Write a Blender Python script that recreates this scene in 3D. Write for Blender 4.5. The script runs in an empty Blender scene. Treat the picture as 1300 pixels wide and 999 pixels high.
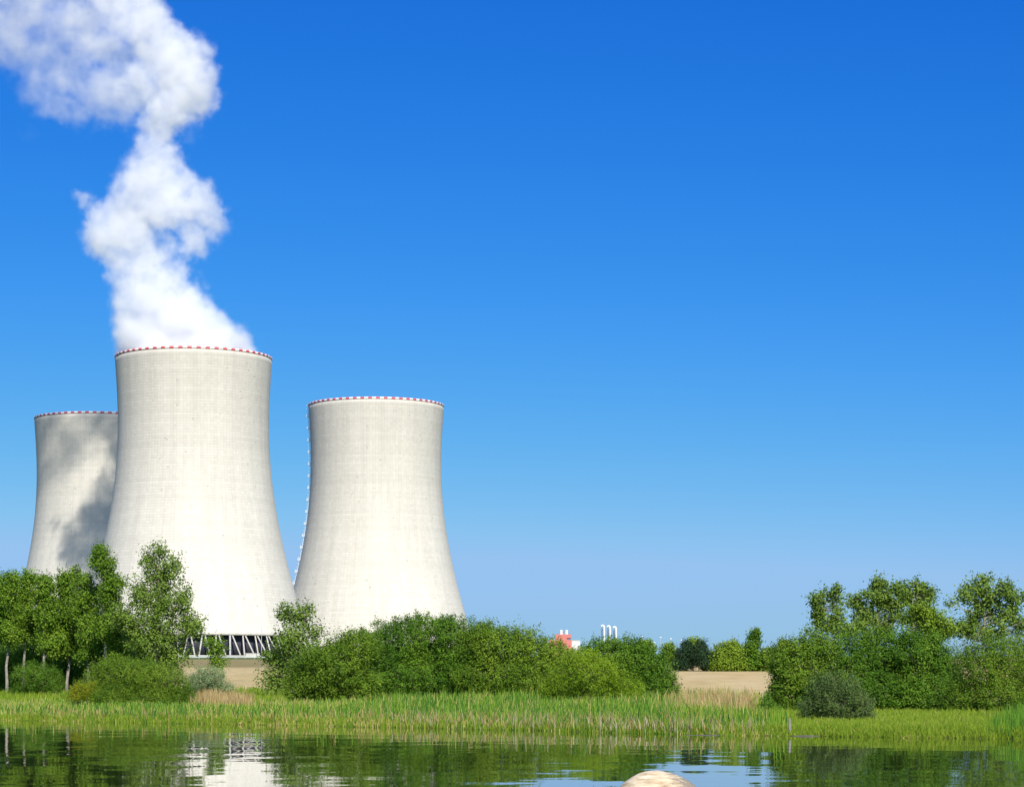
import bpy, bmesh, math, random
import numpy as np
from mathutils import Vector, noise as mnoise

S = bpy.context.scene
COL = S.collection
R = math.radians

# ------------------------------------------------------------------ camera
EYE = 2.03           # metres above the water
FPX = 2950.0         # focal length in pixels of the 1300 px wide photograph
HOR = 880.0          # row of the horizon in the photograph
cam_d = bpy.data.cameras.new('camera')
cam = bpy.data.objects.new('camera', cam_d)
COL.objects.link(cam)
cam.location = (0, 0, EYE)
cam.rotation_euler = (R(90), 0, 0)
cam_d.sensor_width = 36.0
cam_d.lens = FPX / 1300.0 * 36.0
cam_d.shift_y = (HOR - 499.5) / 1300.0
cam_d.clip_start = 0.5
cam_d.clip_end = 30000
S.camera = cam

# ------------------------------------------------------------------ sun, sky, exposure
SUN_AZ, SUN_EL = R(15), R(37)       # to the right of straight behind the camera
sdir = Vector((math.sin(SUN_AZ)*math.cos(SUN_EL), -math.cos(SUN_AZ)*math.cos(SUN_EL), math.sin(SUN_EL)))
sun_d = bpy.data.lights.new('sun', 'SUN')
sun_d.energy = 4.0
sun_d.angle = R(0.53)
sun_d.color = (1.0, 0.95, 0.87)
sun = bpy.data.objects.new('sun', sun_d)
sun.rotation_euler = sdir.to_track_quat('Z', 'Y').to_euler()
sun.location = (200, -300, 400)
COL.objects.link(sun)

W = bpy.data.worlds.new('World')
S.world = W
W.use_nodes = True
nt = W.node_tree
nt.nodes.clear()
def wn(t, **k):
    n = nt.nodes.new(t)
    for a, b in k.items(): setattr(n, a, b)
    return n
w_out = wn('ShaderNodeOutputWorld'); w_bg = wn('ShaderNodeBackground')
w_sky = wn('ShaderNodeTexSky', sky_type='NISHITA', sun_disc=False, sun_elevation=SUN_EL, sun_rotation=R(180) - SUN_AZ,
           air_density=1.0, dust_density=0.6, ozone_density=3.0, altitude=300)
w_tc = wn('ShaderNodeTexCoord'); w_map = wn('ShaderNodeMapping')
SKY_Z = 1.0
w_map.inputs['Scale'].default_value = (1, 1, SKY_Z)
nt.links.new(w_tc.outputs['Generated'], w_map.inputs['Vector'])
nt.links.new(w_map.outputs[0], w_sky.inputs[0])
SKY_POW = (2.734, 1.382, 0.689); SKY_MUL = (0.0113, 0.1671, 1.093)   # the deep, polarised blue of the photograph
w_sep = wn('ShaderNodeSeparateColor'); w_com = wn('ShaderNodeCombineColor')
nt.links.new(w_sky.outputs[0], w_sep.inputs[0])
for i in range(3):
    p = wn('ShaderNodeMath', operation='POWER'); p.inputs[1].default_value = SKY_POW[i]
    m = wn('ShaderNodeMath', operation='MULTIPLY'); m.inputs[1].default_value = SKY_MUL[i]
    c = wn('ShaderNodeMath', operation='MINIMUM'); c.inputs[1].default_value = (1.56, 2.74, 4.40)[i]
    nt.links.new(w_sep.outputs[i], p.inputs[0]); nt.links.new(p.outputs[0], m.inputs[0]); nt.links.new(m.outputs[0], c.inputs[0])
    nt.links.new(c.outputs[0], w_com.inputs[i])
# the polarised band gives way to the plain sky higher up
w_sx = wn('ShaderNodeSeparateXYZ'); nt.links.new(w_tc.outputs['Generated'], w_sx.inputs[0])
w_mr = wn('ShaderNodeMapRange', interpolation_type='SMOOTHSTEP'); w_mr.inputs[1].default_value = .36; w_mr.inputs[2].default_value = .62
nt.links.new(w_sx.outputs[2], w_mr.inputs[0])
w_mx = wn('ShaderNodeMix', data_type='RGBA')
nt.links.new(w_mr.outputs[0], w_mx.inputs[0]); nt.links.new(w_com.outputs[0], w_mx.inputs[6]); nt.links.new(w_sky.outputs[0], w_mx.inputs[7])
nt.links.new(w_mx.outputs[2], w_bg.inputs[0])
w_bg.inputs[1].default_value = 0.14
nt.links.new(w_bg.outputs[0], w_out.inputs[0])

vs = S.view_settings
vs.view_transform = 'Standard'
vs.look = 'None'
vs.gamma = 1.0
vs.use_curve_mapping = False
vs.exposure = 0.5

cy = S.cycles
cy.max_bounces = 16
cy.diffuse_bounces = 3
cy.glossy_bounces = 3
cy.transmission_bounces = 4
cy.volume_bounces = 12
cy.transparent_max_bounces = 96
cy.use_denoising = True
cy.caustics_reflective = False
cy.caustics_refractive = False
cy.use_adaptive_sampling = True
cy.adaptive_threshold = 0.02

# ------------------------------------------------------------------ helpers
def tag(o, label=None, cat=None, group=None, kind=None):
    if label: o['label'] = label
    if cat: o['category'] = cat
    if group: o['group'] = group
    if kind: o['kind'] = kind
    return o

def empty(name, loc):
    o = bpy.data.objects.new(name, None)
    o.empty_display_size = 1.0
    o.location = loc
    COL.objects.link(o)
    return o

def link_mesh(name, me, mat, parent=None):
    o = bpy.data.objects.new(name, me)
    COL.objects.link(o)
    if mat is not None and not me.materials:
        for m in (mat if isinstance(mat, (list, tuple)) else [mat]): me.materials.append(m)
    if parent is not None: o.parent = parent
    return o

def np_mesh(name, verts, faces, attrs=None, smooth=False, mat_idx=None):
    """verts (N,3), faces (M,k) all of the same k"""
    me = bpy.data.meshes.new(name)
    verts = np.asarray(verts, dtype=np.float32); faces = np.asarray(faces, dtype=np.int32)
    n, k = faces.shape
    me.vertices.add(len(verts)); me.vertices.foreach_set('co', verts.ravel())
    me.loops.add(n * k); me.loops.foreach_set('vertex_index', faces.ravel())
    me.polygons.add(n)
    me.polygons.foreach_set('loop_start', np.arange(0, n * k, k, dtype=np.int32))
    if smooth: me.polygons.foreach_set('use_smooth', np.ones(n, dtype=bool))
    if mat_idx is not None: me.polygons.foreach_set('material_index', np.asarray(mat_idx, dtype=np.int32))
    for an, (dom, vals) in (attrs or {}).items():
        a = me.attributes.new(an, 'FLOAT', dom)
        a.data.foreach_set('value', np.asarray(vals, dtype=np.float32).ravel())
    me.update(calc_edges=True)
    me.validate()
    return me

class MB:
    """collects boxes and tubes into one mesh"""
    def __init__(self): self.v = []; self.f = []
    def box(self, c, s, rz=0):
        b = len(self.v); ca, sa = math.cos(rz), math.sin(rz)
        for dz in (-.5, .5):
            for dx, dy in ((-.5, -.5), (.5, -.5), (.5, .5), (-.5, .5)):
                x, y = dx*s[0], dy*s[1]
                self.v.append((c[0]+x*ca-y*sa, c[1]+x*sa+y*ca, c[2]+dz*s[2]))
        for q in ((3,2,1,0),(4,5,6,7),(0,1,5,4),(1,2,6,5),(2,3,7,6),(3,0,4,7)): self.f.append([b+i for i in q])
        return self
    def tube(self, pts, rads, seg=8, cap=True):
        pts = [Vector(p) for p in pts]; b = len(self.v)
        for i, p in enumerate(pts):
            d = (pts[min(i+1, len(pts)-1)] - pts[max(i-1, 0)]).normalized()
            a = Vector((0,0,1)) if abs(d.z) < .9 else Vector((1,0,0))
            u = d.cross(a).normalized(); w = d.cross(u)
            for k in range(seg):
                t = 2*math.pi*k/seg
                self.v.append(tuple(p + (u*math.cos(t) + w*math.sin(t))*rads[i]))
        for i in range(len(pts)-1):
            for k in range(seg):
                k2 = (k+1) % seg
                self.f.append([b+i*seg+k, b+i*seg+k2, b+(i+1)*seg+k2, b+(i+1)*seg+k])
        if cap:
            self.f.append([b+k for k in range(seg)][::-1])
            self.f.append([b+(len(pts)-1)*seg+k for k in range(seg)])
        return self
    def build(self, name, mat, parent=None, smooth=False):
        me = bpy.data.meshes.new(name)
        me.from_pydata(self.v, [], self.f)
        bm = bmesh.new(); bm.from_mesh(me); bmesh.ops.recalc_face_normals(bm, faces=bm.faces); bm.to_mesh(me); bm.free()
        if smooth:
            for p in me.polygons: p.use_smooth = True
        return link_mesh(name, me, mat, parent)

def copy_tree(o, parent=None):
    c = o.copy(); COL.objects.link(c)
    if parent is not None: c.parent = parent
    for ch in [x for x in kids.get(o, [])]: copy_tree(ch, c)
    return c
kids = {}

# ------------------------------------------------------------------ materials
def mat_new(name):
    m = bpy.data.materials.new(name); m.use_nodes = True
    t = m.node_tree; t.nodes.clear()
    def N(ty, **k):
        n = t.nodes.new(ty)
        for a, b in k.items(): setattr(n, a, b)
        return n
    out = N('ShaderNodeOutputMaterial')
    return m, t, N, out

def ramp(N, stops, interp='LINEAR'):
    r = N('ShaderNodeValToRGB'); r.color_ramp.interpolation = interp
    e = r.color_ramp.elements
    while len(e) < len(stops): e.new(0.5)
    for i, (p, c) in enumerate(stops):
        e[i].position = p; e[i].color = (c[0], c[1], c[2], 1) if isinstance(c, (tuple, list)) else (c, c, c, 1)
    return r

def plain(name, col, rough=0.6, metal=0.0, var=0.15, scale=3.0):
    m, t, N, out = mat_new(name)
    b = N('ShaderNodeBsdfPrincipled'); tc = N('ShaderNodeTexCoord'); nz = N('ShaderNodeTexNoise')
    nz.inputs['Scale'].default_value = scale; nz.inputs['Detail'].default_value = 5
    t.links.new(tc.outputs['Object'], nz.inputs['Vector'])
    r = ramp(N, [(0.3, tuple(c*(1-var) for c in col)), (0.7, tuple(min(1, c*(1+var)) for c in col))])
    t.links.new(nz.outputs[0], r.inputs[0]); t.links.new(r.outputs[0], b.inputs['Base Color'])
    b.inputs['Roughness'].default_value = rough; b.inputs['Metallic'].default_value = metal
    t.links.new(b.outputs[0], out.inputs[0])
    return m

def leaf_mat(name, c0, c1, c2, trans=0.28, gloss=0.04):
    m, t, N, out = mat_new(name)
    at = N('ShaderNodeAttribute', attribute_name='tint')
    r = ramp(N, [(0.0, c0), (0.5, c1), (1.0, c2)])
    t.links.new(at.outputs['Fac'], r.inputs[0])
    d = N('ShaderNodeBsdfDiffuse'); tr = N('ShaderNodeBsdfTranslucent'); mx = N('ShaderNodeMixShader')
    t.links.new(r.outputs[0], d.inputs[0])
    hs = N('ShaderNodeMixRGB', blend_type='MULTIPLY'); hs.inputs[0].default_value = 1.0; hs.inputs[2].default_value = (1.3, 1.35, 0.55, 1)
    t.links.new(r.outputs[0], hs.inputs[1]); t.links.new(hs.outputs[0], tr.inputs[0])
    mx.inputs[0].default_value = trans
    t.links.new(d.outputs[0], mx.inputs[1]); t.links.new(tr.outputs[0], mx.inputs[2])
    g = N('ShaderNodeBsdfGlossy'); g.inputs['Roughness'].default_value = 0.45
    fr = N('ShaderNodeFresnel'); fr.inputs[0].default_value = 1.4
    ml = N('ShaderNodeMath', operation='MULTIPLY'); ml.inputs[1].default_value = gloss * 4
    t.links.new(fr.outputs[0], ml.inputs[0])
    m2 = N('ShaderNodeMixShader')
    t.links.new(ml.outputs[0], m2.inputs[0]); t.links.new(mx.outputs[0], m2.inputs[1]); t.links.new(g.outputs[0], m2.inputs[2])
    t.links.new(m2.outputs[0], out.inputs[0])
    return m

# ------------------------------------------------------------------ terrain
SHORE = [(-400, 330), (-60, 180), (-39, 178), (-29, 165), (-12.4, 146), (1.5, 127), (8.2, 115), (13.2, 111), (22.7, 103), (60, 86), (400, 60)]
sx_, sy_ = np.array(SHORE, dtype=float).T
def shore(x):
    x = np.asarray(x, dtype=float)
    return np.interp(x, sx_, sy_) + 0.7*np.sin(x*0.9+1.0) + 0.4*np.sin(x*2.3) + 0.25*np.sin(x*5.1+2)
ZM = [(0, .3), (120, .6), (200, .8), (300, 1.1), (350, 1.6), (400, 2.75), (500, 6.07), (560, 7.6), (650, 9.2), (950, 15.75),
      (1000, 16.8), (1100, 19.55), (1140, 20.35), (1280, 20.3), (1400, 18.2), (1460, 16.5), (1600, 15), (2500, 10), (9000, 6)]
zy_, zz_ = np.array(ZM, dtype=float).T
def ground(x, y):
    x = np.asarray(x, dtype=float); y = np.asarray(y, dtype=float)
    d = y - shore(x)
    # the meadow behind the bank: wet and level on the right, rising gently elsewhere
    f = np.interp(x/np.maximum(y, 50), [.085, .115], [1, 0])
    rise = f*(d*.003 + np.maximum(0, d-80)*.0025) + (1-f)*(d*.0010 + np.maximum(0, d-150)*.02)
    bank = np.where(d < 0, np.maximum(d*0.12, -1.6), np.where(d < 1.2, d*0.14, .168 + rise))
    z = np.minimum(bank, np.interp(y, zy_, zz_))
    z = np.where((y > 300) & (d > 60), np.maximum(z, np.interp(y, zy_, zz_) - np.interp(y, [300, 420], [.9, 0])), z)
    z = np.where(y < 40, -1.6, z)
    return z
def gz(x, y): return float(ground(x, y))
def at(px, D): return (px - 650.0) / FPX * D
def zpx(py, D): return EYE + (HOR - py) / FPX * D

rows = np.concatenate([np.linspace(-1200, 60, 12), np.arange(70, 215, 1.2), np.geomspace(216, 9000, 130)])
ucols = np.concatenate([-np.geomspace(1, 40, 18)[::-1], np.linspace(-.98, .98, 141), np.geomspace(1, 40, 18)])
gv = np.zeros((len(rows), len(ucols), 3))
for i, y in enumerate(rows):
    w = 45.0 + max(0, y-150) * 0.26
    xs = ucols * w
    gv[i, :, 0] = xs; gv[i, :, 1] = y
    gv[i, :, 2] = ground(xs, np.full_like(xs, y))
nr, nc = len(rows), len(ucols)
idx = np.arange(nr*nc).reshape(nr, nc)
gf = np.stack([idx[:-1, :-1], idx[:-1, 1:], idx[1:, 1:], idx[1:, :-1]], -1).reshape(-1, 4)

def ground_mat():
    m, t, N, out = mat_new('ground')
    L = t.links.new
    tc = N('ShaderNodeTexCoord'); sep = N('ShaderNodeSeparateXYZ'); L(tc.outputs['Object'], sep.inputs[0])
    n1 = N('ShaderNodeTexNoise'); n1.inputs['Scale'].default_value = .035; n1.inputs['Detail'].default_value = 6
    n2 = N('ShaderNodeTexNoise'); n2.inputs['Scale'].default_value = .6; n2.inputs['Detail'].default_value = 8; n2.inputs['Roughness'].default_value = .7
    mp = N('ShaderNodeMapping'); mp.inputs['Scale'].default_value = (1, .35, 1)
    L(tc.outputs['Object'], mp.inputs[0])
    L(tc.outputs['Object'], n1.inputs[0]); L(mp.outputs[0], n2.inputs[0])
    # depth perturbed by noise
    def mth(op, a, b):
        n = N('ShaderNodeMath', operation=op)
        for i, v in enumerate((a, b)):
            if isinstance(v, (int, float)): n.inputs[i].default_value = v
            else: L(v, n.inputs[i])
        return n.outputs[0]
    yp = mth('ADD', sep.outputs[1], mth('MULTIPLY', mth('SUBTRACT', n1.outputs[0], .5), 40))
    yn = mth('DIVIDE', yp, 1500.0)
    green = ramp(N, [(.3, (.05, .085, .018)), (.5, (.085, .13, .03)), (.72, (.17, .17, .06))])
    L(n2.outputs[0], green.inputs[0])
    n3 = N('ShaderNodeTexNoise'); n3.inputs['Scale'].default_value = .12; n3.inputs['Detail'].default_value = 7; n3.inputs['Roughness'].default_value = .65
    L(mp.outputs[0], n3.inputs[0])
    sand = ramp(N, [(.25, (.40, .29, .13)), (.5, (.52, .39, .19)), (.75, (.60, .47, .26))])
    L(n3.outputs[0], sand.inputs[0])
    wv = N('ShaderNodeTexWave', wave_type='BANDS', bands_direction='X'); wv.inputs['Scale'].default_value = .16
    wv.inputs['Distortion'].default_value = 1.2; wv.inputs['Detail'].default_value = 2
    rot = N('ShaderNodeMapping'); rot.inputs['Rotation'].default_value = (0, 0, R(12)); L(tc.outputs['Object'], rot.inputs[0]); L(rot.outputs[0], wv.inputs[0])
    brown = ramp(N, [(.3, (.19, .16, .06)), (.6, (.30, .24, .11)), (.8, (.16, .19, .05))])
    L(n3.outputs[0], brown.inputs[0])
    # left of the pond the meadow goes to 290 m, right of it only to 150 m
    xs = N('ShaderNodeMapRange'); xs.inputs[1].default_value = -12; xs.inputs[2].default_value = 4
    xs.inputs[3].default_value = 385; xs.inputs[4].default_value = 300
    L(sep.outputs[0], xs.inputs[0])
    def step(edge, wdt):
        a = mth('SUBTRACT', yp, edge)
        a = mth('ADD', mth('DIVIDE', a, wdt), .5)
        n = N('ShaderNodeClamp'); L(a, n.inputs[0]); return n.outputs[0]
    def mix(f, a, b):
        n = N('ShaderNodeMix', data_type='RGBA'); L(f, n.inputs[0]); L(a, n.inputs[6]); L(b, n.inputs[7]); return n.outputs[2]
    # sprouting rows on the sand, left side only
    rows_f = mth('MULTIPLY', mth('GREATER_THAN', wv.outputs[1], .8), mth('MULTIPLY', mth('GREATER_THAN', n2.outputs[0], .5), mth('LESS_THAN', sep.outputs[0], 0)))
    sprout = N('ShaderNodeRGB'); sprout.outputs[0].default_value = (.16, .2, .06, 1)
    sandg = mix(mth('MULTIPLY', rows_f, .6), sand.outputs[0], sprout.outputs[0])
    c = mix(step(xs.outputs[0], 14), green.outputs[0], sandg)
    c = mix(step(655, 30), c, brown.outputs[0])
    c = mix(step(985, 30), c, green.outputs[0])
    # bare mud along the waterline
    mudf = N('ShaderNodeMapRange'); mudf.inputs[1].default_value = .0; mudf.inputs[2].default_value = .1; mudf.inputs[3].default_value = 1; mudf.inputs[4].default_value = 0
    L(sep.outputs[2], mudf.inputs[0])
    mud = N('ShaderNodeRGB'); mud.outputs[0].default_value = (.07, .065, .025, 1)
    c = mix(mudf.outputs[0], c, mud.outputs[0])
    b = N('ShaderNodeBsdfPrincipled'); b.inputs['Roughness'].default_value = .95; b.inputs['Specular IOR Level'].default_value = .1
    L(c, b.inputs['Base Color'])
    bp = N('ShaderNodeBump'); bp.inputs['Strength'].default_value = .6; bp.inputs['Distance'].default_value = .25
    L(n2.outputs[0], bp.inputs['Height']); L(bp.outputs[0], b.inputs['Normal'])
    L(b.outputs[0], out.inputs[0])
    return m
tag(link_mesh('ground', np_mesh('ground', gv.reshape(-1, 3), gf, smooth=True), ground_mat()), kind='structure')

def water_mat():
    m, t, N, out = mat_new('water')
    L = t.links.new
    b = N('ShaderNodeBsdfPrincipled')
    b.inputs['Base Color'].default_value = (.022, .03, .012, 1)
    b.inputs['Roughness'].default_value = .015
    b.inputs['IOR'].default_value = 1.5
    tc = N('ShaderNodeTexCoord')
    h = None
    for sc, amp, sxy in ((.085, .034, (2.4, 1.0)), (.2, .020, (1.9, 1.0)), (.5, .0045, (1.4, 1.0))):
        mp = N('ShaderNodeMapping'); mp.inputs['Scale'].default_value = (sxy[0], sxy[1], 1); mp.inputs['Rotation'].default_value = (0, 0, R(4))
        nz = N('ShaderNodeTexNoise'); nz.inputs['Scale'].default_value = sc; nz.inputs['Detail'].default_value = 1.5
        L(tc.outputs['Object'], mp.inputs[0]); L(mp.outputs[0], nz.inputs[0])
        ml = N('ShaderNodeMath', operation='MULTIPLY'); ml.inputs[1].default_value = amp; L(nz.outputs[0], ml.inputs[0])
        if h is None: h = ml.outputs[0]
        else:
            a = N('ShaderNodeMath', operation='ADD'); L(h, a.inputs[0]); L(ml.outputs[0], a.inputs[1]); h = a.outputs[0]
    # ripple strength comes and goes in wide patches of wind
    pz = N('ShaderNodeTexNoise'); pz.inputs['Scale'].default_value = .05; pz.inputs['Detail'].default_value = 2
    L(tc.outputs['Object'], pz.inputs[0])
    pr = N('ShaderNodeMapRange'); pr.inputs[1].default_value = .35; pr.inputs[2].default_value = .65; pr.inputs[3].default_value = .55; pr.inputs[4].default_value = 1.15
    L(pz.outputs[0], pr.inputs[0])
    bp = N('ShaderNodeBump'); bp.inputs['Distance'].default_value = 1.0
    L(pr.outputs[0], bp.inputs['Strength'])
    L(h, bp.inputs['Height']); L(bp.outputs[0], b.inputs['Normal'])
    L(b.outputs[0], out.inputs[0])
    return m
tag(link_mesh('water', np_mesh('water', [(-900, -900, 0), (900, -900, 0), (900, 420, 0), (-900, 420, 0)], [[0, 1, 2, 3]]), water_mat()), kind='structure')

# ------------------------------------------------------------------ cooling towers
PROF = [(11.6, 60.3), (16, 58.8), (22, 56.9), (34.8, 53.1), (41.8, 51.3), (54.7, 48.0), (73.3, 44.0), (89, 41.5), (99.8, 40.3), (113, 39.6), (126.3, 39.5), (140, 39.8), (150, 40.4), (158, 41.0)]
ph_, pr_ = np.array(PROF).T
# smooth the traced profile with a polynomial so the shell has one clean curve
pc_ = np.polyfit(ph_, pr_, 5)
def tr(h): return np.polyval(pc_, h)

def concrete_mat():
    m, t, N, out = mat_new('shell_concrete')
    L = t.links.new
    def mth(op, a, b=0.0):
        n = N('ShaderNodeMath', operation=op)
        for i, v in enumerate((a, b)):
            if isinstance(v, (int, float)): n.inputs[i].default_value = v
            else: L(v, n.inputs[i])
        return n.outputs[0]
    uv = N('ShaderNodeUVMap'); sep = N('ShaderNodeSeparateXYZ'); L(uv.outputs[0], sep.inputs[0])   # u: metres of arc, v: metres up
    u, v = sep.outputs[0], sep.outputs[1]
    tc = N('ShaderNodeTexCoord')
    def line(c, pitch, wd):
        f = mth('FRACT', mth('DIVIDE', c, pitch))
        d = mth('ABSOLUTE', mth('SUBTRACT', f, .5))
        n = N('ShaderNodeMapRange', interpolation_type='SMOOTHSTEP'); n.inputs[1].default_value = .5 - wd; n.inputs[2].default_value = .5
        L(d, n.inputs[0]); return n.outputs[0]
    ring, vert = line(v, 1.45, .20), line(u, 1.75, .16)
    def cellnoise(su, sv, seed):
        cb = N('ShaderNodeCombineXYZ'); L(mth('FLOOR', mth('DIVIDE', u, su)), cb.inputs[0]); L(mth('FLOOR', mth('DIVIDE', v, sv)), cb.inputs[1]); cb.inputs[2].default_value = seed
        w = N('ShaderNodeTexWhiteNoise'); L(cb.outputs[0], w.inputs[0]); return w.outputs[0]
    lift = cellnoise(999, 1.45, 1.0); panel = cellnoise(1.75, 1.45, 2.0)
    strk = N('ShaderNodeTexNoise'); strk.inputs['Detail'].default_value = 6; strk.inputs['Scale'].default_value = 1
    mp = N('ShaderNodeMapping'); mp.inputs['Scale'].default_value = (.28, .018, 1); L(uv.outputs[0], mp.inputs[0]); L(mp.outputs[0], strk.inputs[0])
    blot = N('ShaderNodeTexNoise'); blot.inputs['Scale'].default_value = .035; blot.inputs['Detail'].default_value = 8; L(tc.outputs['Object'], blot.inputs[0])
    # weathering: the upper shell keeps more grime
    g = N('ShaderNodeMapRange'); g.inputs[1].default_value = 40; g.inputs[2].default_value = 158; g.inputs[3].default_value = .64; g.inputs[4].default_value = .57
    L(mth('ADD', v, mth('MULTIPLY', mth('SUBTRACT', blot.outputs[0], .5), 45)), g.inputs[0])
    val = g.outputs[0]
    val = mth('MULTIPLY', val, mth('SUBTRACT', 1.0, mth('MULTIPLY', ring, .085)))
    val = mth('MULTIPLY', val, mth('SUBTRACT', 1.0, mth('MULTIPLY', vert, .055)))
    val = mth('MULTIPLY', val, mth('ADD', .965, mth('MULTIPLY', lift, .06)))
    val = mth('MULTIPLY', val, mth('ADD', .95, mth('MULTIPLY', panel, .08)))
    sr = N('ShaderNodeMapRange'); sr.inputs[1].default_value = .3; sr.inputs[2].default_value = .7; sr.inputs[3].default_value = .92; sr.inputs[4].default_value = 1.04
    L(strk.outputs[0], sr.inputs[0]); val = mth('MULTIPLY', val, sr.outputs[0])
    # rare dark pock marks and run stains
    pk = N('ShaderNodeMapRange'); pk.inputs[1].default_value = .9975; pk.inputs[2].default_value = .998; pk.inputs[3].default_value = 1; pk.inputs[4].default_value = .72
    L(cellnoise(.9, .7, 5.0), pk.inputs[0]); val = mth('MULTIPLY', val, pk.outputs[0])
    rs = N('ShaderNodeTexNoise'); rs.inputs['Scale'].default_value = 1; rs.inputs['Detail'].default_value = 3
    mp2 = N('ShaderNodeMapping'); mp2.inputs['Scale'].default_value = (.9, .03, 1); mp2.inputs['Location'].default_value = (7, 3, 0); L(uv.outputs[0], mp2.inputs[0]); L(mp2.outputs[0], rs.inputs[0])
    rr = N('ShaderNodeMapRange'); rr.inputs[1].default_value = .66; rr.inputs[2].default_value = .78; rr.inputs[3].default_value = 1; rr.inputs[4].default_value = .78
    L(rs.outputs[0], rr.inputs[0]); val = mth('MULTIPLY', val, rr.outputs[0])
    tint = N('ShaderNodeMix', data_type='RGBA', blend_type='MULTIPLY'); tint.inputs[0].default_value = 1
    cb = N('ShaderNodeCombineColor')
    for i in range(3): L(val, cb.inputs[i])
    L(cb.outputs[0], tint.inputs[6]); tint.inputs[7].default_value = (1.0, .945, .81, 1)
    b = N('ShaderNodeBsdfPrincipled'); b.inputs['Roughness'].default_value = .9; b.inputs['Specular IOR Level'].default_value = .2
    L(tint.outputs[2], b.inputs['Base Color'])
    bp = N('ShaderNodeBump'); bp.inputs['Strength'].default_value = .35; bp.inputs['Distance'].default_value = .12
    L(mth('SUBTRACT', 1.0, mth('MAXIMUM', ring, vert)), bp.inputs['Height']); L(bp.outputs[0], b.inputs['Normal'])
    L(b.outputs[0], out.inputs[0])
    return m

M_shell = concrete_mat()
M_white = plain('white_paint', (.80, .80, .78), .5, var=.05)
M_red = plain('red_paint', (.62, .09, .10), .5, var=.1)
M_col = plain('column_concrete', (.50, .47, .41), .85, var=.1, scale=.8)
M_dark = plain('dark_fill', (.045, .045, .065), .9, var=.35, scale=.25)
M_basin = plain('basin_concrete', (.55, .53, .47), .85, var=.12, scale=.4)
M_steel = plain('galvanised_steel', (.62, .64, .66), .4, .3, var=.08)

def make_shell():
    seg = 144
    hs = np.concatenate([[11.6], np.linspace(13, 157.2, 60)])
    n = len(hs)
    ang = np.linspace(0, 2*np.pi, seg, endpoint=False)
    v = []
    for h in hs:
        r = tr(h); v.append(np.stack([r*np.cos(ang), r*np.sin(ang), np.full(seg, h)], -1))
    for h in hs[::-1]:
        r = tr(h) - (0.9 if h > 20 else 1.3); v.append(np.stack([r*np.cos(ang), r*np.sin(ang), np.full(seg, h)], -1))
    V = np.concatenate(v); f = []; ringsn = 2*n
    ii = np.arange(seg); jj = (ii+1) % seg
    for k in range(ringsn):
        k2 = (k+1) % ringsn
        f.append(np.stack([k*seg+ii, k*seg+jj, k2*seg+jj, k2*seg+ii], -1))
    F = np.concatenate(f)
    me = np_mesh('shell', V, F, smooth=True)
    uvl = me.uv_layers.new(name='UVMap')
    vi = np.empty(len(me.loops), dtype=np.int32); me.loops.foreach_get('vertex_index', vi)
    fi = np.repeat(np.arange(len(F)), 4)
    a = (vi % seg).astype(float); a0 = (F[fi, 0] % seg).astype(float)
    a = np.where((a == 0) & (a0 == seg-1), seg, a)
    uvs = np.stack([a/seg*2*np.pi*40.1, V[vi, 2]], -1).astype(np.float32)
    uvl.data.foreach_set('uv', uvs.ravel())
    return me
def make_rim():
    # collar slightly proud of the shell, painted in red and white blocks
    seg = 112; v = []; f = []; mi = []
    sub = 2; n = seg*sub
    for (r, h) in ((tr(157.2)+.16, 157.1), (tr(158)+.18, 158.2), (tr(158)-1.1, 158.2), (tr(157.2)-1.1, 157.1)):
        for k in range(n):
            t = 2*math.pi*k/n; v.append((r*math.cos(t), r*math.sin(t), h))
    for j in range(4):
        j2 = (j+1) % 4
        for k in range(n):
            k2 = (k+1) % n
            f.append([j*n+k, j*n+k2, j2*n+k2, j2*n+k])
            mi.append(1 if (k//sub) % 2 else 0)
    return np_mesh('rim_band', v, f, mat_idx=mi)

def ring_mesh(name, r0, r1, z0, z1, seg=120):
    v = []; f = []
    for (r, h) in ((r1, z0), (r1, z1), (r0, z1), (r0, z0)):
        for k in range(seg):
            t = 2*math.pi*k/seg; v.append((r*math.cos(t), r*math.sin(t), h))
    for j in range(4):
        j2 = (j+1) % 4
        for k in range(seg):
            k2 = (k+1) % seg; f.append([j*seg+k, j*seg+k2, j2*seg+k2, j2*seg+k])
    return np_mesh(name, v, f)

shell_me, rim_me = make_shell(), make_rim()
basin_me = ring_mesh('basin_wall', 65.5, 68.0, -3.0, .75)
lintel_me = ring_mesh('lintel_ring', 58.6, 60.75, 11.0, 12.3)
fill_me = ring_mesh('cooling_fill', 48.0, 56.5, 1.2, 13.0)
for me_, mats in ((shell_me, [M_shell]), (rim_me, [M_white, M_red]), (basin_me, [M_basin]), (lintel_me, [M_col]), (fill_me, [M_dark])):
    for mm in mats: me_.materials.append(mm)
NCOL = 54
cmb = MB()
for s in (-1, 1):
    p0 = (66.4, s*2.75, 0.9); p1 = (60.0, s*.62, 11.2)
    cmb.tube([p0, p1], [.40, .40], seg=8)
col_me = bpy.data.meshes.new('support_column'); col_me.from_pydata(cmb.v, [], cmb.f); col_me.materials.append(M_col)
for p in col_me.polygons: p.use_smooth = len(p.vertices) == 4

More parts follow.
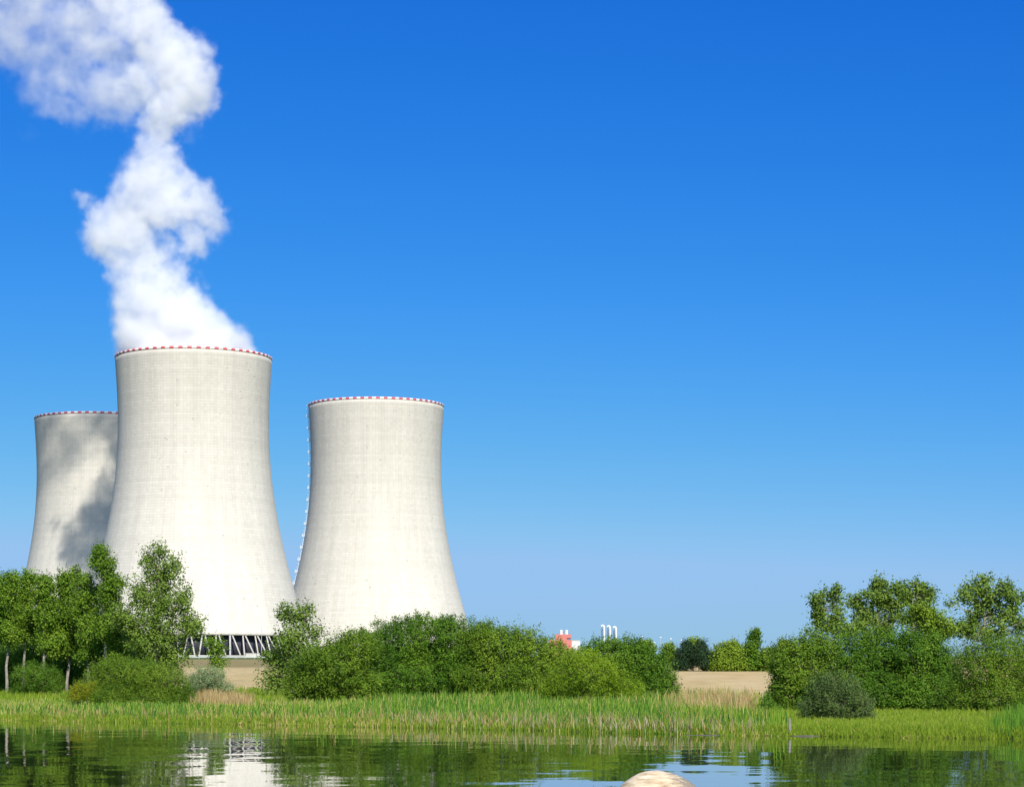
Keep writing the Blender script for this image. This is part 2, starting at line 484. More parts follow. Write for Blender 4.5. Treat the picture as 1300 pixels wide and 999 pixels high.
TG = 'concrete cooling towers of the power station'
def tower(D, px, z, label):
    x = at(px, D)
    t = empty('cooling_tower', (x, D, z)); tag(t, label, 'cooling tower', TG)
    link_mesh('shell', shell_me, None, t); link_mesh('rim_band', rim_me, None, t)
    link_mesh('lintel_ring', lintel_me, None, t); link_mesh('basin_wall', basin_me, None, t); link_mesh('cooling_fill', fill_me, None, t)
    for k in range(NCOL):
        c = link_mesh('support_column', col_me, None, t)
        c.rotation_euler = (0, 0, 2*math.pi*(k+.37)/NCOL)
    return t
T1 = tower(1222, 246, 20.3, 'tallest looking cream cooling tower in front, giving off the white steam plume')
T2 = tower(1406, 477.5, 18.0, 'cream cooling tower with no steam and a white caged ladder down its left edge')
T3 = tower(1457, 128, 15.7, 'grey shaded cooling tower half hidden behind the steaming one')

# caged ladder with landings down the left edge of the right hand tower
def ladder(t, ang):
    ca, sa = math.cos(ang), math.sin(ang)
    hs = list(np.linspace(8, 157, 76))
    mb = MB()
    for off in (-.45, .45):
        mb.tube([((tr(max(h, 11.6))+.45)*ca - off*sa, (tr(max(h, 11.6))+.45)*sa + off*ca, h) for h in hs], [.11]*len(hs), seg=5)
    for h in hs[::1]:
        r = tr(max(h, 11.6)) + .45
        mb.box((r*ca, r*sa, h), (.12, 1.0, .1), ang)
        mb.box(((r+.7)*ca, (r+.7)*sa, h+.9), (.12, 1.1, .5), ang)
        mb.box(((r-.5)*ca, (r-.5)*sa, h+.4), (1.0, .09, .09), ang)
    lad = mb.build('ladder', M_white, t)
    for h in np.linspace(14, 151, 20):
        r = tr(h) + .75; p = MB()
        p.box((r*ca, r*sa, h), (1.7, 2.4, .3), ang)
        for dx, dy in ((-.75, -1.0), (.75, -1.0), (.75, 1.0), (-.75, 1.0)):
            p.box((r*ca + dx*ca - dy*sa, r*sa + dx*sa + dy*ca, h+.75), (.1, .1, 1.3), ang)
        for dz in (.75, 1.35):
            p.box(((r+.75)*ca, (r+.75)*sa, h+dz), (.1, 2.1, .1), ang)
            for dy in (-1.0, 1.0): p.box((r*ca - dy*sa, r*sa + dy*ca, h+dz), (1.6, .1, .1), ang)
        p.build('landing', M_white, lad)
ladder(T2, R(183))

# ------------------------------------------------------------------ steam plume
BLOBS = [  # column px, row px, radius px, density
 (168,446,20,1),(200,448,30,1),(235,450,34,1),(270,450,30,1),(300,452,22,1),(318,450,10,.8),(185,452,30,1),(250,458,40,1),
 (170,425,24,1),(200,428,32,1),(235,430,34,1),(270,435,26,1),(295,435,18,1),(312,432,9,.8),
 (166,405,23,1),(195,405,32,1),(230,408,34,1),(262,413,26,1),(285,422,16,.9),(303,418,8,.6),
 (164,378,23,1),(195,378,34,1),(228,386,28,1),(250,394,18,.9),(262,385,8,.5),
 (161,350,22,1),(190,352,32,1),(216,362,22,1),(236,368,14,.9),(252,362,8,.4),
 (155,324,24,1),(180,326,28,1),(203,348,12,.9),(227,342,13,.9),
 (133,300,28,1),(163,296,32,1),(188,306,14,.8),(236,322,11,.9),(246,300,20,.9),
 (123,278,17,1),(110,258,9,.8),(101,252,5,.6),(150,272,26,1),(178,266,32,1),(212,258,34,1),(248,260,28,1),(266,274,19,1),(272,293,15,.9),(258,312,12,.4),(224,280,16,.7),
 (163,240,20,.8),(195,232,34,1),(230,240,26,1),(178,215,22,.8),(203,206,28,1),(230,222,14,.9),
 (192,187,24,.9),(204,170,21,1),(196,156,22,1),
 (218,140,30,1),(238,116,36,1),(258,100,19,1),(226,86,40,1),(248,72,20,1),(205,62,36,1),(226,50,17,1),(192,36,32,1),(170,18,34,.8),(182,110,32,.7),(185,-10,20,.8),
 (243,158,15,.25),(236,178,9,.15),(150,-15,40,.6),
 (150,132,28,.34),(128,146,18,.3),(100,136,18,.28),(72,118,22,.3),(54,104,18,.3),(44,84,16,.26),(150,98,22,.45),(140,45,34,.42),(98,22,36,.36),(60,18,34,.34),(25,20,36,.34),(8,44,22,.28),(84,58,12,.16),(-20,20,40,.3),(108,108,16,.3),(112,88,12,.14),(60,60,14,.2),(100,-20,40,.4),(40,-20,40,.4),(60,95,14,.3),(20,70,12,.15),
 (214,320,14,.75),(205,300,13,.8),(70,84,46,.24),(25,40,52,.32),(128,108,40,.40),(66,112,36,.34),(112,34,46,.44),(90,130,30,.34),(150,140,26,.38),(75,60,34,.27),(10,10,50,.4),(96,140,22,.28),(40,118,20,.24),(150,60,30,.45),
 (32,166,7,.035),(42,170,6,.03),(8,100,10,.05),(18,110,7,.05),(75,235,6,.02),(108,165,6,.05),(98,340,4,.02),
]
PM = 1222.0/FPX
PLUME_DENS = 0.088
PLUME_VOX = 0.65
def plume():
    rng = np.random.default_rng(5)
    ox, oz = at(246, 1222), 20.3 + 158
    vd = bpy.data.volumes.new('steam_plume')
    o = bpy.data.objects.new('steam_plume', vd); COL.objects.link(o)
    o.location = (ox, 1222, oz)
    m, t, N, out = mat_new('steam')
    pv = N('ShaderNodeVolumePrincipled')
    pv.inputs['Color'].default_value = (1, 1, 1, 1)
    pv.inputs['Density'].default_value = PLUME_DENS
    pv.inputs['Anisotropy'].default_value = .0
    t.links.new(pv.outputs[0], out.inputs['Volume'])
    g = bpy.data.node_groups.new('steam_density', 'GeometryNodeTree')
    g.interface.new_socket('Geometry', in_out='INPUT', socket_type='NodeSocketGeometry')
    g.interface.new_socket('Geometry', in_out='OUTPUT', socket_type='NodeSocketGeometry')
    L = g.links.new
    def G(ty, **k):
        n = g.nodes.new(ty)
        for aa, b in k.items(): setattr(n, aa, b)
        return n
    go = G('NodeGroupOutput')
    pos = G('GeometryNodeInputPosition')
    def vm(op, a, b=None, s=None):
        n = G('ShaderNodeVectorMath', operation=op); L(a, n.inputs[0])
        if b is not None:
            if isinstance(b, tuple): n.inputs[1].default_value = b
            else: L(b, n.inputs[1])
        if s is not None:
            if isinstance(s, float): n.inputs['Scale'].default_value = s
            else: L(s, n.inputs['Scale'])
        return n.outputs[1 if op == 'DISTANCE' else 0]
    def mth(op, a, b=0.0):
        n = G('ShaderNodeMath', operation=op)
        for i, v in enumerate((a, b)):
            if isinstance(v, (int, float)): n.inputs[i].default_value = v
            else: L(v, n.inputs[i])
        return n.outputs[0]
    def mrange(a, f0, f1, t0, t1, smooth=True):
        n = G('ShaderNodeMapRange', interpolation_type='SMOOTHSTEP' if smooth else 'LINEAR')
        for i, v in zip((1, 2, 3, 4), (f0, f1, t0, t1)): n.inputs[i].default_value = v
        L(a, n.inputs[0]); return n.outputs[0]
    def noise(scale, detail, rough=.55, off=(0, 0, 0)):
        n = G('ShaderNodeTexNoise'); n.inputs['Scale'].default_value = scale; n.inputs['Detail'].default_value = detail; n.inputs['Roughness'].default_value = rough
        L(vm('ADD', pos.outputs[0], off), n.inputs['Vector']); return n
    n1 = noise(.045, 3); n2 = noise(.16, 5, .62, (31, 7, 3))
    w1 = vm('SCALE', vm('SUBTRACT', n1.outputs['Color'], (.5, .5, .5)), s=15.0)
    w2 = vm('SCALE', vm('SUBTRACT', n2.outputs['Color'], (.5, .5, .5)), s=10.0)
    sepp = G('ShaderNodeSeparateXYZ'); L(pos.outputs[0], sepp.inputs[0])
    rise = mrange(sepp.outputs[2], 0, 40, .3, 1, False)          # calm above the mouth, more turbulent higher up
    wp = vm('ADD', pos.outputs[0], vm('SCALE', vm('ADD', w1, w2), s=rise))
    n3 = noise(.2, 6, .72, (5, 50, 9))
    jit = mth('MULTIPLY', mth('MULTIPLY', mth('SUBTRACT', n3.outputs[0], .5), 15.0), rise)
    n4 = noise(.075, 6, .6, (90, 2, 44))
    wisp = mrange(n4.outputs[0], .38, .64, .05, 1.7)
    acc_d = acc_w = None
    for (px, py, r, dn) in BLOBS:
        rr = r*PM
        dy = rng.uniform(-.35, .35)*min(rr, 12) if dn > .5 else rng.uniform(-14, 14)
        if py > 425: dy = rng.uniform(-12, 12)
        rr *= (1222+dy)/1222
        c = (at(px, 1222+dy) - ox, dy, zpx(py, 1222+dy) - oz)
        d = mth('SUBTRACT', vm('DISTANCE', wp, c), jit)
        v = mrange(d, rr + 2.6, max(rr - 4.2, rr*.3), 0, dn**1.25)
        if dn >= .6: acc_d = v if acc_d is None else mth('MAXIMUM', acc_d, v)
        else: acc_w = v if acc_w is None else mth('MAXIMUM', acc_w, v)
    n5 = noise(.11, 6, .65, (17, 3, 71))
    mott = mrange(n5.outputs[0], .36, .62, .5, 1.5)
    acc_d = mth('MULTIPLY', acc_d, mth('ADD', mott, mrange(sepp.outputs[2], 0, 45, 1.0, 0.0)))
    dens = mth('MAXIMUM', acc_d, mth('MULTIPLY', acc_w, wisp))
    # keep the steam inside the mouth below the rim
    fl = G('ShaderNodeCombineXYZ'); L(sepp.outputs[0], fl.inputs[0]); L(sepp.outputs[1], fl.inputs[1])
    rad = vm('DISTANCE', fl.outputs[0], (0.0, 0.0, 0.0))
    out_m = mth('MULTIPLY', mth('GREATER_THAN', rad, 38.5), mth('LESS_THAN', sepp.outputs[2], 1.2))
    dens = mth('MULTIPLY', dens, mth('SUBTRACT', 1.0, out_m))
    vc = G('GeometryNodeVolumeCube')
    L(dens, vc.inputs['Density'])
    mn = (at(-90, 1222)-ox, -38, -8); mx = (at(345, 1222)-ox, 38, zpx(-75, 1222)-oz)
    vc.inputs['Min'].default_value = mn; vc.inputs['Max'].default_value = mx
    for ax, k in zip('XYZ', range(3)): vc.inputs['Resolution '+ax].default_value = int((mx[k]-mn[k])/PLUME_VOX)
    sm_ = G('GeometryNodeSetMaterial'); sm_.inputs['Material'].default_value = m
    L(vc.outputs[0], sm_.inputs[0]); L(sm_.outputs[0], go.inputs[0])
    md = o.modifiers.new('steam_density', 'NODES'); md.node_group = g
    vd.materials.append(m)
    tag(o, 'white steam plume rising from the front cooling tower and drifting left', 'steam')
plume()

# ------------------------------------------------------------------ vegetation
M_bark_pale = plain('pale_bark', (.27, .24, .19), .9, var=.4, scale=2.5)
M_bark = plain('grey_brown_bark', (.17, .14, .10), .9, var=.35, scale=3)
LM = {
 'willow': leaf_mat('willow_leaf', (0.073, 0.138, 0.013), (0.134, 0.235, 0.020), (0.258, 0.352, 0.037)),
 'deep':   leaf_mat('deep_green_leaf', (0.049, 0.123, 0.013), (0.100, 0.206, 0.018), (0.199, 0.322, 0.031)),
 'grey':   leaf_mat('grey_willow_leaf', (0.055, 0.092, 0.025), (0.099, 0.162, 0.042), (0.182, 0.243, 0.079)),
 'silver': leaf_mat('silver_leaf', (0.138, 0.203, 0.083), (0.247, 0.328, 0.151), (0.440, 0.531, 0.275)),
 'yellow': leaf_mat('yellow_green_leaf', (0.117, 0.205, 0.013), (0.197, 0.312, 0.018), (0.313, 0.420, 0.033)),
 'birch':  leaf_mat('birch_leaf', (0.081, 0.161, 0.014), (0.149, 0.265, 0.023), (0.269, 0.379, 0.042)),
 'poplar': leaf_mat('poplar_leaf', (0.097, 0.162, 0.022), (0.160, 0.255, 0.038), (0.268, 0.365, 0.065)),
 'lime':   leaf_mat('lime_green_leaf', (0.119, 0.192, 0.016), (0.195, 0.296, 0.027), (0.280, 0.384, 0.050)),
 'pine':   leaf_mat('pine_needles', (0.016, 0.039, 0.016), (0.029, 0.062, 0.026), (0.052, 0.091, 0.039), trans=.1),
 'gold':   leaf_mat('golden_flower', (.12, .17, .01), (.22, .25, .01), (.38, .34, .01)),
}
def unit(a): return a / np.maximum(np.linalg.norm(a, axis=-1, keepdims=True), 1e-9)

def leaf_mesh(name, c, d, n, ln, wd, tint):
    s = unit(np.cross(d, n))
    ln = ln[:, None]; wd = wd[:, None]
    v = np.stack([c - d*ln*.5, c + s*wd*.5 - d*ln*.08, c + d*ln*.5, c - s*wd*.5 - d*ln*.08], 1).reshape(-1, 3)
    f = np.arange(len(c)*4).reshape(-1, 4)
    return np_mesh(name, v, f, {'tint': ('FACE', tint)})

def clumps(L, dens, rng, tmin, zmin, bulge=.10):
    """clump centres and outward directions over a union of ellipsoids L: rows of cx,cy,cz,rx,ry,rz"""
    P, O = [], []
    for i, l in enumerate(L):
        c, r = l[:3], l[3:]
        area = 4*math.pi*((r[0]*r[1])**1.6/3 + (r[0]*r[2])**1.6/3 + (r[1]*r[2])**1.6/3)**(1/1.6)
        n = max(3, int(area*dens))
        d = unit(rng.normal(size=(n, 3)))
        t = 1 + bulge*rng.normal(size=n)*.6 - (1-tmin)*rng.uniform(0, 1, n)**1.7
        p = c + d*r*t[:, None]
        o = unit(d/r)
        keep = p[:, 2] > zmin - .1
        for j, l2 in enumerate(L):
            if j != i:
                q = np.linalg.norm((p - l2[:3])/l2[3:], axis=1)
                keep &= ~((q < .72) & (rng.uniform(size=n) < .85))
        P.append(p[keep]); O.append(o[keep])
    return np.concatenate(P), np.concatenate(O)

STY = dict(
 bush=dict(dens=13, n=38, cr=.135, cl=.30, L=.135, W=.055, up=.55, tmin=.45, bulge=.12),
 fine=dict(dens=19, n=32, cr=.105, cl=.24, L=.10, W=.04, up=.65, tmin=.45, bulge=.12),
 birch=dict(dens=6.6, n=34, cr=.18, cl=.34, L=.15, W=.10, up=.35, tmin=.25, bulge=.22),
 airy=dict(dens=4.4, n=28, cr=.19, cl=.36, L=.15, W=.10, up=.45, tmin=.2, bulge=.26),
 poplar=dict(dens=3.6, n=44, cr=.18, cl=.36, L=.15, W=.11, up=.35, tmin=.25, bulge=.2),
 far=dict(dens=1.8, n=30, cr=.42, cl=.6, L=.42, W=.3, up=.35, tmin=.4, bulge=.14),
 farpine=dict(dens=2.2, n=34, cr=.36, cl=.6, L=.42, W=.16, up=.2, tmin=.4, bulge=.14),
)
SEED = [100]
def plant(name, label, cat, D, bx, lobes, sty, mat, bark=None, trunk=.10, wood='bush', group=None, dens=1.0, zr=None, skirt=True, near=None):
    SEED[0] += 1
    rng = np.random.default_rng(SEED[0])
    D0 = D
    if near: D = near
    elif D < 250: D = 325 + (D-141)*1.3 if bx < 905 else 200 + (D-110)*2.0
    s = dict(STY[sty]); k = D/FPX; fs = D/D0; trunk = trunk*fs
    for q_ in ('cr', 'cl', 'L', 'W'): s[q_] *= fs
    s['dens'] /= fs*fs
    x0 = at(bx, D); z0 = gz(x0, D)
    o = empty(name, (x0, D, z0)); tag(o, label, cat, group)
    L = []
    xm = np.mean([l[0] for l in lobes])
    half = max(abs(l[0]-xm) + l[2] for l in lobes)*k
    for l in lobes:
        rx, rz = l[2]*k, l[3]*k
        ry = zr*k if zr else .5*(rx+rz)*rng.uniform(.85, 1.1)
        ry = max(ry, .25*half if wood == 'bush' else .1)
        L.append([at(l[0], D) - x0, rng.uniform(-.25, .25)*half*(.5 if wood == 'bush' else .8), zpx(l[1], D) - z0, rx, ry, rz])
    if wood == 'bush' and skirt:      # leafy skirt down to the ground
        xs_ = [l[0]-l[3] for l in L] + [l[0]+l[3] for l in L]
        xa, xb = min(xs_), max(xs_); w_ = (xb-xa)
        hh = max(l[2]+l[5] for l in L)
        for f_ in (.17, .39, .61, .83):
            L.append([xa + w_*f_, rng.uniform(-.3, .1)*half, hh*.2, w_*.17, max(.2*half, w_*.14), hh*.24])
    if sty in ('poplar', 'birch'):      # uneven crowns: every mass breaks up into smaller ones
        L2 = []
        for l in L:
            c0, r0 = np.array(l[:3]), np.array(l[3:])
            L2.append(list(c0) + list(r0*(.66 if sty == 'birch' else .52)))
            if min(r0) < .35*fs: continue
            for q_ in range(6):
                dv = unit(rng.normal(size=3)); dv[2] = dv[2]*.8 + .15
                f_ = rng.uniform(.24, .46) if sty == 'birch' else rng.uniform(.2, .42)
                L2.append(list(c0 + dv*r0*rng.uniform(.55, .95)) + list(r0*f_*np.array([1, 1, 1.25])))
        L = L2
    L = np.array(L)
    P, O = clumps(L, s['dens']*dens, rng, s['tmin'], 0.05, s['bulge'])
    m = len(P); n = s['n']
    ax = unit(O*.6 + np.array([0, 0, s['up']]) + rng.normal(size=(m, 3))*.3)
    size = rng.uniform(.65, 1.35, m)
    a = rng.normal(size=(m, n))*.55
    q = rng.normal(size=(m, n, 3))*s['cr']
    taper = np.clip(1.0 - .45*a, .35, 1.5)[..., None]
    c = P[:, None, :] + ax[:, None, :]*(a*s['cl'])[..., None]*size[:, None, None] + q*taper*size[:, None, None]
    nn = unit(O[:, None, :]*.55 + np.array([0, 0, .35]) + unit(q)*.35 + rng.normal(size=(m, n, 3))*.55)
    dd = unit(ax[:, None, :]*.7 + unit(q)*.5 + rng.normal(size=(m, n, 3))*.45)
    dd = unit(dd - nn*np.sum(dd*nn, -1, keepdims=True))
    # leaf colour drifts from branch to branch
    lo = np.array([mnoise.noise(Vector(p*.55/fs) + Vector((SEED[0], 0, 0))) for p in P])
    tint = np.clip(.45 + .45*lo[:, None] + rng.normal(size=(m, 1))*.12 + rng.normal(size=(m, n))*.13, 0, 1)
    sc = rng.uniform(.7, 1.3, m*n)
    c = c.reshape(-1, 3)
    ok = c[:, 2] > .02
    link_mesh('foliage' if wood == 'bush' else 'crown',
              leaf_mesh('foliage', c[ok], dd.reshape(-1, 3)[ok], nn.reshape(-1, 3)[ok], (s['L']*sc)[ok], (s['W']*sc)[ok], tint.ravel()[ok]), LM[mat], o)
    # wood
    mb = MB(); bark = bark or M_bark
    if wood == 'bush':
        for l in L:
            b = np.array([l[0]*.45 + rng.normal()*.15*fs, l[1]*.45 + rng.normal()*.15*fs, -.1])
            for q_ in range(2):
                tip = l[:3] + rng.normal(size=3)*l[3:]*.35
                mid = (b + tip)/2 + np.array([0, 0, .15]) + rng.normal(size=3)*.1
                mb.tube([b, mid, tip], [trunk*.5, trunk*.35, trunk*.12], seg=5, cap=False)
        pick = rng.choice(m, min(m, 160), replace=False)
        for i in pick:
            l = L[np.argmin(np.linalg.norm((P[i]-L[:, :3])/L[:, 3:], axis=1))]
            b = l[:3]*.6 + P[i]*.4
            mb.tube([b, (b+P[i])/2 + rng.normal(size=3)*.05, P[i] + ax[i]*s['cl']*.4], [trunk*.14, trunk*.1, trunk*.05], seg=3, cap=False)
        mb.build('stems', bark, o, smooth=True)
    else:
        top = L[np.argmax(L[:, 2] + L[:, 5])]
        H = top[2] + top[5]*.3
        def axis(h):
            f = min(1, max(0, h/H))
            return np.array([top[0]*f**1.3 + .12*math.sin(h*.9 + SEED[0]), top[1]*f**1.3 + .12*math.cos(h*.7 + SEED[0]), h])
        hs = np.linspace(-.15, H, 9)
        mb.tube([axis(h) for h in hs], [trunk*(1 - .86*max(0, h)/H) + (.3*trunk if h < 0 else 0) for h in hs], seg=8)
        mb.build('trunk', bark, o, smooth=True)
        bb = MB()
        base_h = max(.12*H, min(l[2]-l[5] for l in L)*.8)
        for l in L:
            h = max(base_h, l[2] - max(.6*l[5], .35*np.hypot(l[0]-axis(l[2])[0], l[1]-axis(l[2])[1]) + .5*l[5]))
            b = axis(h); e = l[:3] + np.array([0, 0, l[5]*.3])
            w = trunk*(1 - .86*h/H)*.55
            mid = b*.45 + e*.55 + rng.normal(size=3)*.08*np.linalg.norm(e-b) - np.array([0, 0, .06*np.linalg.norm(e-b)])
            bb.tube([b, mid, e], [w, w*.65, w*.22], seg=6, cap=False)
            near_ = np.where(np.linalg.norm((P-l[:3])/l[3:], axis=1) < 1.25)[0]
            for i in near_[:10 if len(L) > 20 else 26]:
                t = rng.uniform(.35, 1); st = mid*(1-t) + e*t
                bb.tube([st, (st+P[i])/2 + rng.normal(size=3)*.06*np.linalg.norm(P[i]-st), P[i] + ax[i]*s['cl']*.3], [w*.3, w*.2, w*.08], seg=3, cap=False)
        bb.build('branches', bark, o, smooth=True)
    return o

# --- left bank
GB = 'young birches in the row on the left bank'
birches = [
 ('slender birch at the far left end of the row, cut by the photo edge', 174, 8, [(4,765,24,32),(8,742,15,14),(-6,795,24,28),(12,800,18,26)]),
 ('pale trunked birch second from the left end of the row', 178, 30, [(32,757,19,26),(30,792,20,30),(38,736,11,11)]),
 ('round topped birch above the small round bush on the left', 172, 55, [(58,754,20,24),(62,787,22,28),(56,738,11,10),(62,818,22,18)]),
 ('birch crown standing in front of the shaded grey tower', 176, 85, [(86,752,20,26),(90,788,24,32),(92,731,11,10),(94,822,26,20)]),
 ('broad birch just left of the narrow tall birch', 170, 112, [(112,762,18,28),(118,797,24,32),(108,738,12,13),(120,832,26,18)]),
]
for lab, D, bx, lobes in birches:
    plant('birch_tree', lab, 'tree', D, bx, lobes, 'birch', 'birch', M_bark_pale, .13, 'tree', GB)
plant('birch_tree', 'narrow tall birch whose tip overlaps the gap between the two left towers', 'tree', 166, 136,
      [(132,715,13,18),(129,702,7,8),(142,738,15,20),(136,770,20,28),(146,805,26,26),(150,836,26,18)], 'birch', 'birch', M_bark_pale, .14, 'tree', GB)
plant('poplar_tree', 'tallest airy young tree on the left bank, wide to the right, before the steaming tower', 'tree', 162, 198,
      [(203,700,9,13),(187,712,10,15),(222,722,11,17),(203,730,20,24),(180,752,17,22),(206,770,28,28),(232,760,14,20),(240,790,17,16),(200,806,34,24),(170,800,22,24),(216,832,24,18),(246,800,12,8),(188,836,24,16),(160,785,18,18)],
      'airy', 'poplar', M_bark, .15, 'tree', dens=1.25)
GD = 'darker trees behind the birch row'
for lab, D, bx, lobes in [
 ('dark tree behind the far left birches', 196, 20, [(20,800,28,46),(14,842,30,30)]),
 ('dark tree behind the middle of the birch row', 199, 70, [(70,808,30,46),(74,846,32,28)]),
 ('dark tree behind the right end of the birch row', 194, 122, [(120,818,30,42),(130,850,32,26)]),
 ('dark tree behind the trunk of the tallest left tree', 197, 172, [(168,832,34,30),(180,855,36,20)])]:
    plant('alder_tree', lab, 'tree', D, bx, lobes, 'birch', 'deep', M_bark, .16, 'tree', GD)
for lab, bx, lobes in [('dark undergrowth bush behind the far left birch trunks', 20, [(14,852,34,28),(42,846,24,30),(72,852,26,26)]), ('dark undergrowth bush behind the right birch trunks', 110, [(96,858,34,26),(135,856,34,28),(170,862,26,22)])]:
    plant('undergrowth_bush', lab, 'bush', 185, bx, lobes, 'bush', 'deep', group='undergrowth behind the birch row')
plant('round_bush', 'small round bush under the birches at far left', 'bush', 166, 47, [(47,860,31,20),(30,868,17,14),(65,866,15,15)], 'fine', 'deep')
plant('willow_bush', 'broad low bush in front of the birch row', 'bush', 157, 165,
      [(165,858,58,22),(120,876,32,15),(210,866,32,22),(152,846,28,12),(165,885,72,20),(225,880,22,18)], 'fine', 'willow', dens=.9, near=255)
plant('goldenrod_plant', 'yellow flowering plant at the left foot of the broad low bush', 'plant', 154.5, 106, [(105,874,15,9),(98,881,14,8),(115,870,8,6)], 'fine', 'gold', dens=.6, trunk=.03, skirt=False, near=243)
plant('silver_willow_bush', 'small silvery grey bush beside the sandy field gap', 'bush', 176, 265,
      [(264,862,22,16),(284,874,13,9),(248,870,14,14)], 'fine', 'silver', near=335)
plant('sapling', 'small sapling seen against the tower columns in the gap', 'tree', 180, 276, [(274,824,10,14),(278,840,11,10),(264,815,5,6)], 'airy', 'birch', M_bark, .05, 'tree', dens=1.3)
plant('poplar_tree', 'airy young tree standing alone between the two lit towers', 'tree', 150, 370,
      [(379,784,16,18),(362,778,10,13),(392,774,5,9),(370,815,27,22),(347,835,18,15),(400,803,12,12),(376,845,34,20),(352,862,24,14),(402,843,16,18)],
      'airy', 'poplar', M_bark, .11, 'tree', dens=1.15)
# --- the long thicket in the middle
GT = 'bushes of the long thicket in the middle'
for lab, D, bx, lobes, st, mt in [
 ('lowest bush of the thicket, at its left end beside the airy tree', 140, 412, [(420,846,46,32),(396,864,32,22),(452,826,32,26)], 'bush', 'willow'),
 ('tallest dark green bush of the thicket, before the right tower foot', 143.5, 520, [(500,822,46,34),(540,812,46,32),(575,822,36,38),(520,860,80,28),(595,850,30,34)], 'bush', 'deep'),
 ('bush of the thicket below the red building, right of the tallest', 141.5, 645, [(622,822,34,32),(656,826,38,30),(690,836,32,26),(640,862,66,26),(612,806,14,14),(712,840,26,24)], 'bush', 'willow'),
 ('yellow green bush in the front of the thicket', 136.5, 745, [(745,856,46,28),(712,872,26,18),(785,872,34,18),(738,838,24,15)], 'fine', 'yellow'),
 ('dark bush at the right end of the thicket beside the stubble field', 140, 802, [(785,834,36,24),(760,826,20,15),(815,846,34,26),(838,868,22,25),(808,882,44,16),(803,822,12,10)], 'bush', 'deep')]:
    plant('thicket_bush', lab, 'bush', D, bx, lobes, st, mt, group=GT, near={802: 272, 745: 246, 412: 285}.get(bx))
# --- right bank
GR = 'bushes of the right bank'
for lab, D, bx, lobes, st, mt in [
 ('bush at the left end of the right bank, beside the stubble field', 116, 1010, [(1015,850,34,38),(992,842,17,18),(1034,824,28,24),(1002,882,27,22)], 'bush', 'willow'),
 ('largest dark green bush in the middle of the right bank', 119, 1115, [(1080,840,38,40),(1125,834,42,36),(1165,834,38,34),(1190,860,36,42),(1110,880,56,26),(1165,885,48,22)], 'bush', 'deep'),
 ('dull olive bush cut by the right edge of the photo', 112.5, 1260, [(1250,842,42,36),(1295,845,38,40),(1270,886,56,24),(1222,880,28,24),(1335,860,46,45)], 'fine', 'willow'),
 ('low greyish bush in front of the right bank thicket', 107.5, 1062, [(1060,884,36,32),(1034,898,20,16),(1090,895,19,19)], 'fine', 'grey')]:
    plant('bank_bush', lab, 'bush', D, bx, lobes, st, mt, group=GR, near=150 if bx == 1062 else None)
plant('lime_tree', 'small bright green tree between the poplars on the right', 'tree', 136, 1185, [(1180,790,22,18),(1165,777,12,10),(1196,802,18,12),(1175,815,24,16)], 'birch', 'lime', M_bark, .1, 'tree')
GP = 'poplars rising behind the right bank bushes'
for lab, D, bx, lobes in [
 ('thin two headed poplar at the left of the right bank', 150, 1060, [(1038,765,8,12),(1046,753,6,6),(1060,758,8,13),(1048,796,18,9),(1075,800,14,9),(1041,781,8,10),(1060,783,10,12)]),
 ('wide poplar crown in the middle of the right bank', 155, 1108, [(1084,766,13,13),(1110,758,17,18),(1130,766,18,20),(1117,743,7,8),(1105,786,20,12),(1134,786,16,14),(1140,749,8,8),(1092,795,16,11),(1120,801,24,10),(1097,780,12,12)]),
 ('poplar with a tall pointed head left of the sky gap', 150, 1158, [(1163,746,12,12),(1178,757,8,10),(1150,754,8,9),(1167,770,14,10),(1158,786,14,14),(1172,790,12,12)]),
 ('largest poplar at the far right with a rounded crown', 146, 1245, [(1250,745,24,16),(1234,756,15,13),(1275,750,16,14),(1290,766,12,18),(1224,760,9,7),(1209,766,7,5),(1240,785,17,14),(1270,786,19,14),(1295,796,14,14),(1215,796,11,9),(1232,800,18,10),(1258,803,24,9),(1255,766,18,12)])]:
    plant('poplar_tree', lab, 'tree', D, bx, lobes, 'poplar', 'poplar', M_bark_pale, .16, 'tree', GP)
plant('weed_plant', 'dark leafy weed at the edge of the stubble field', 'plant', 109, 974, [(974,896,9,10),(983,902,7,8),(968,903,7,6)], 'fine', 'deep', trunk=.03)
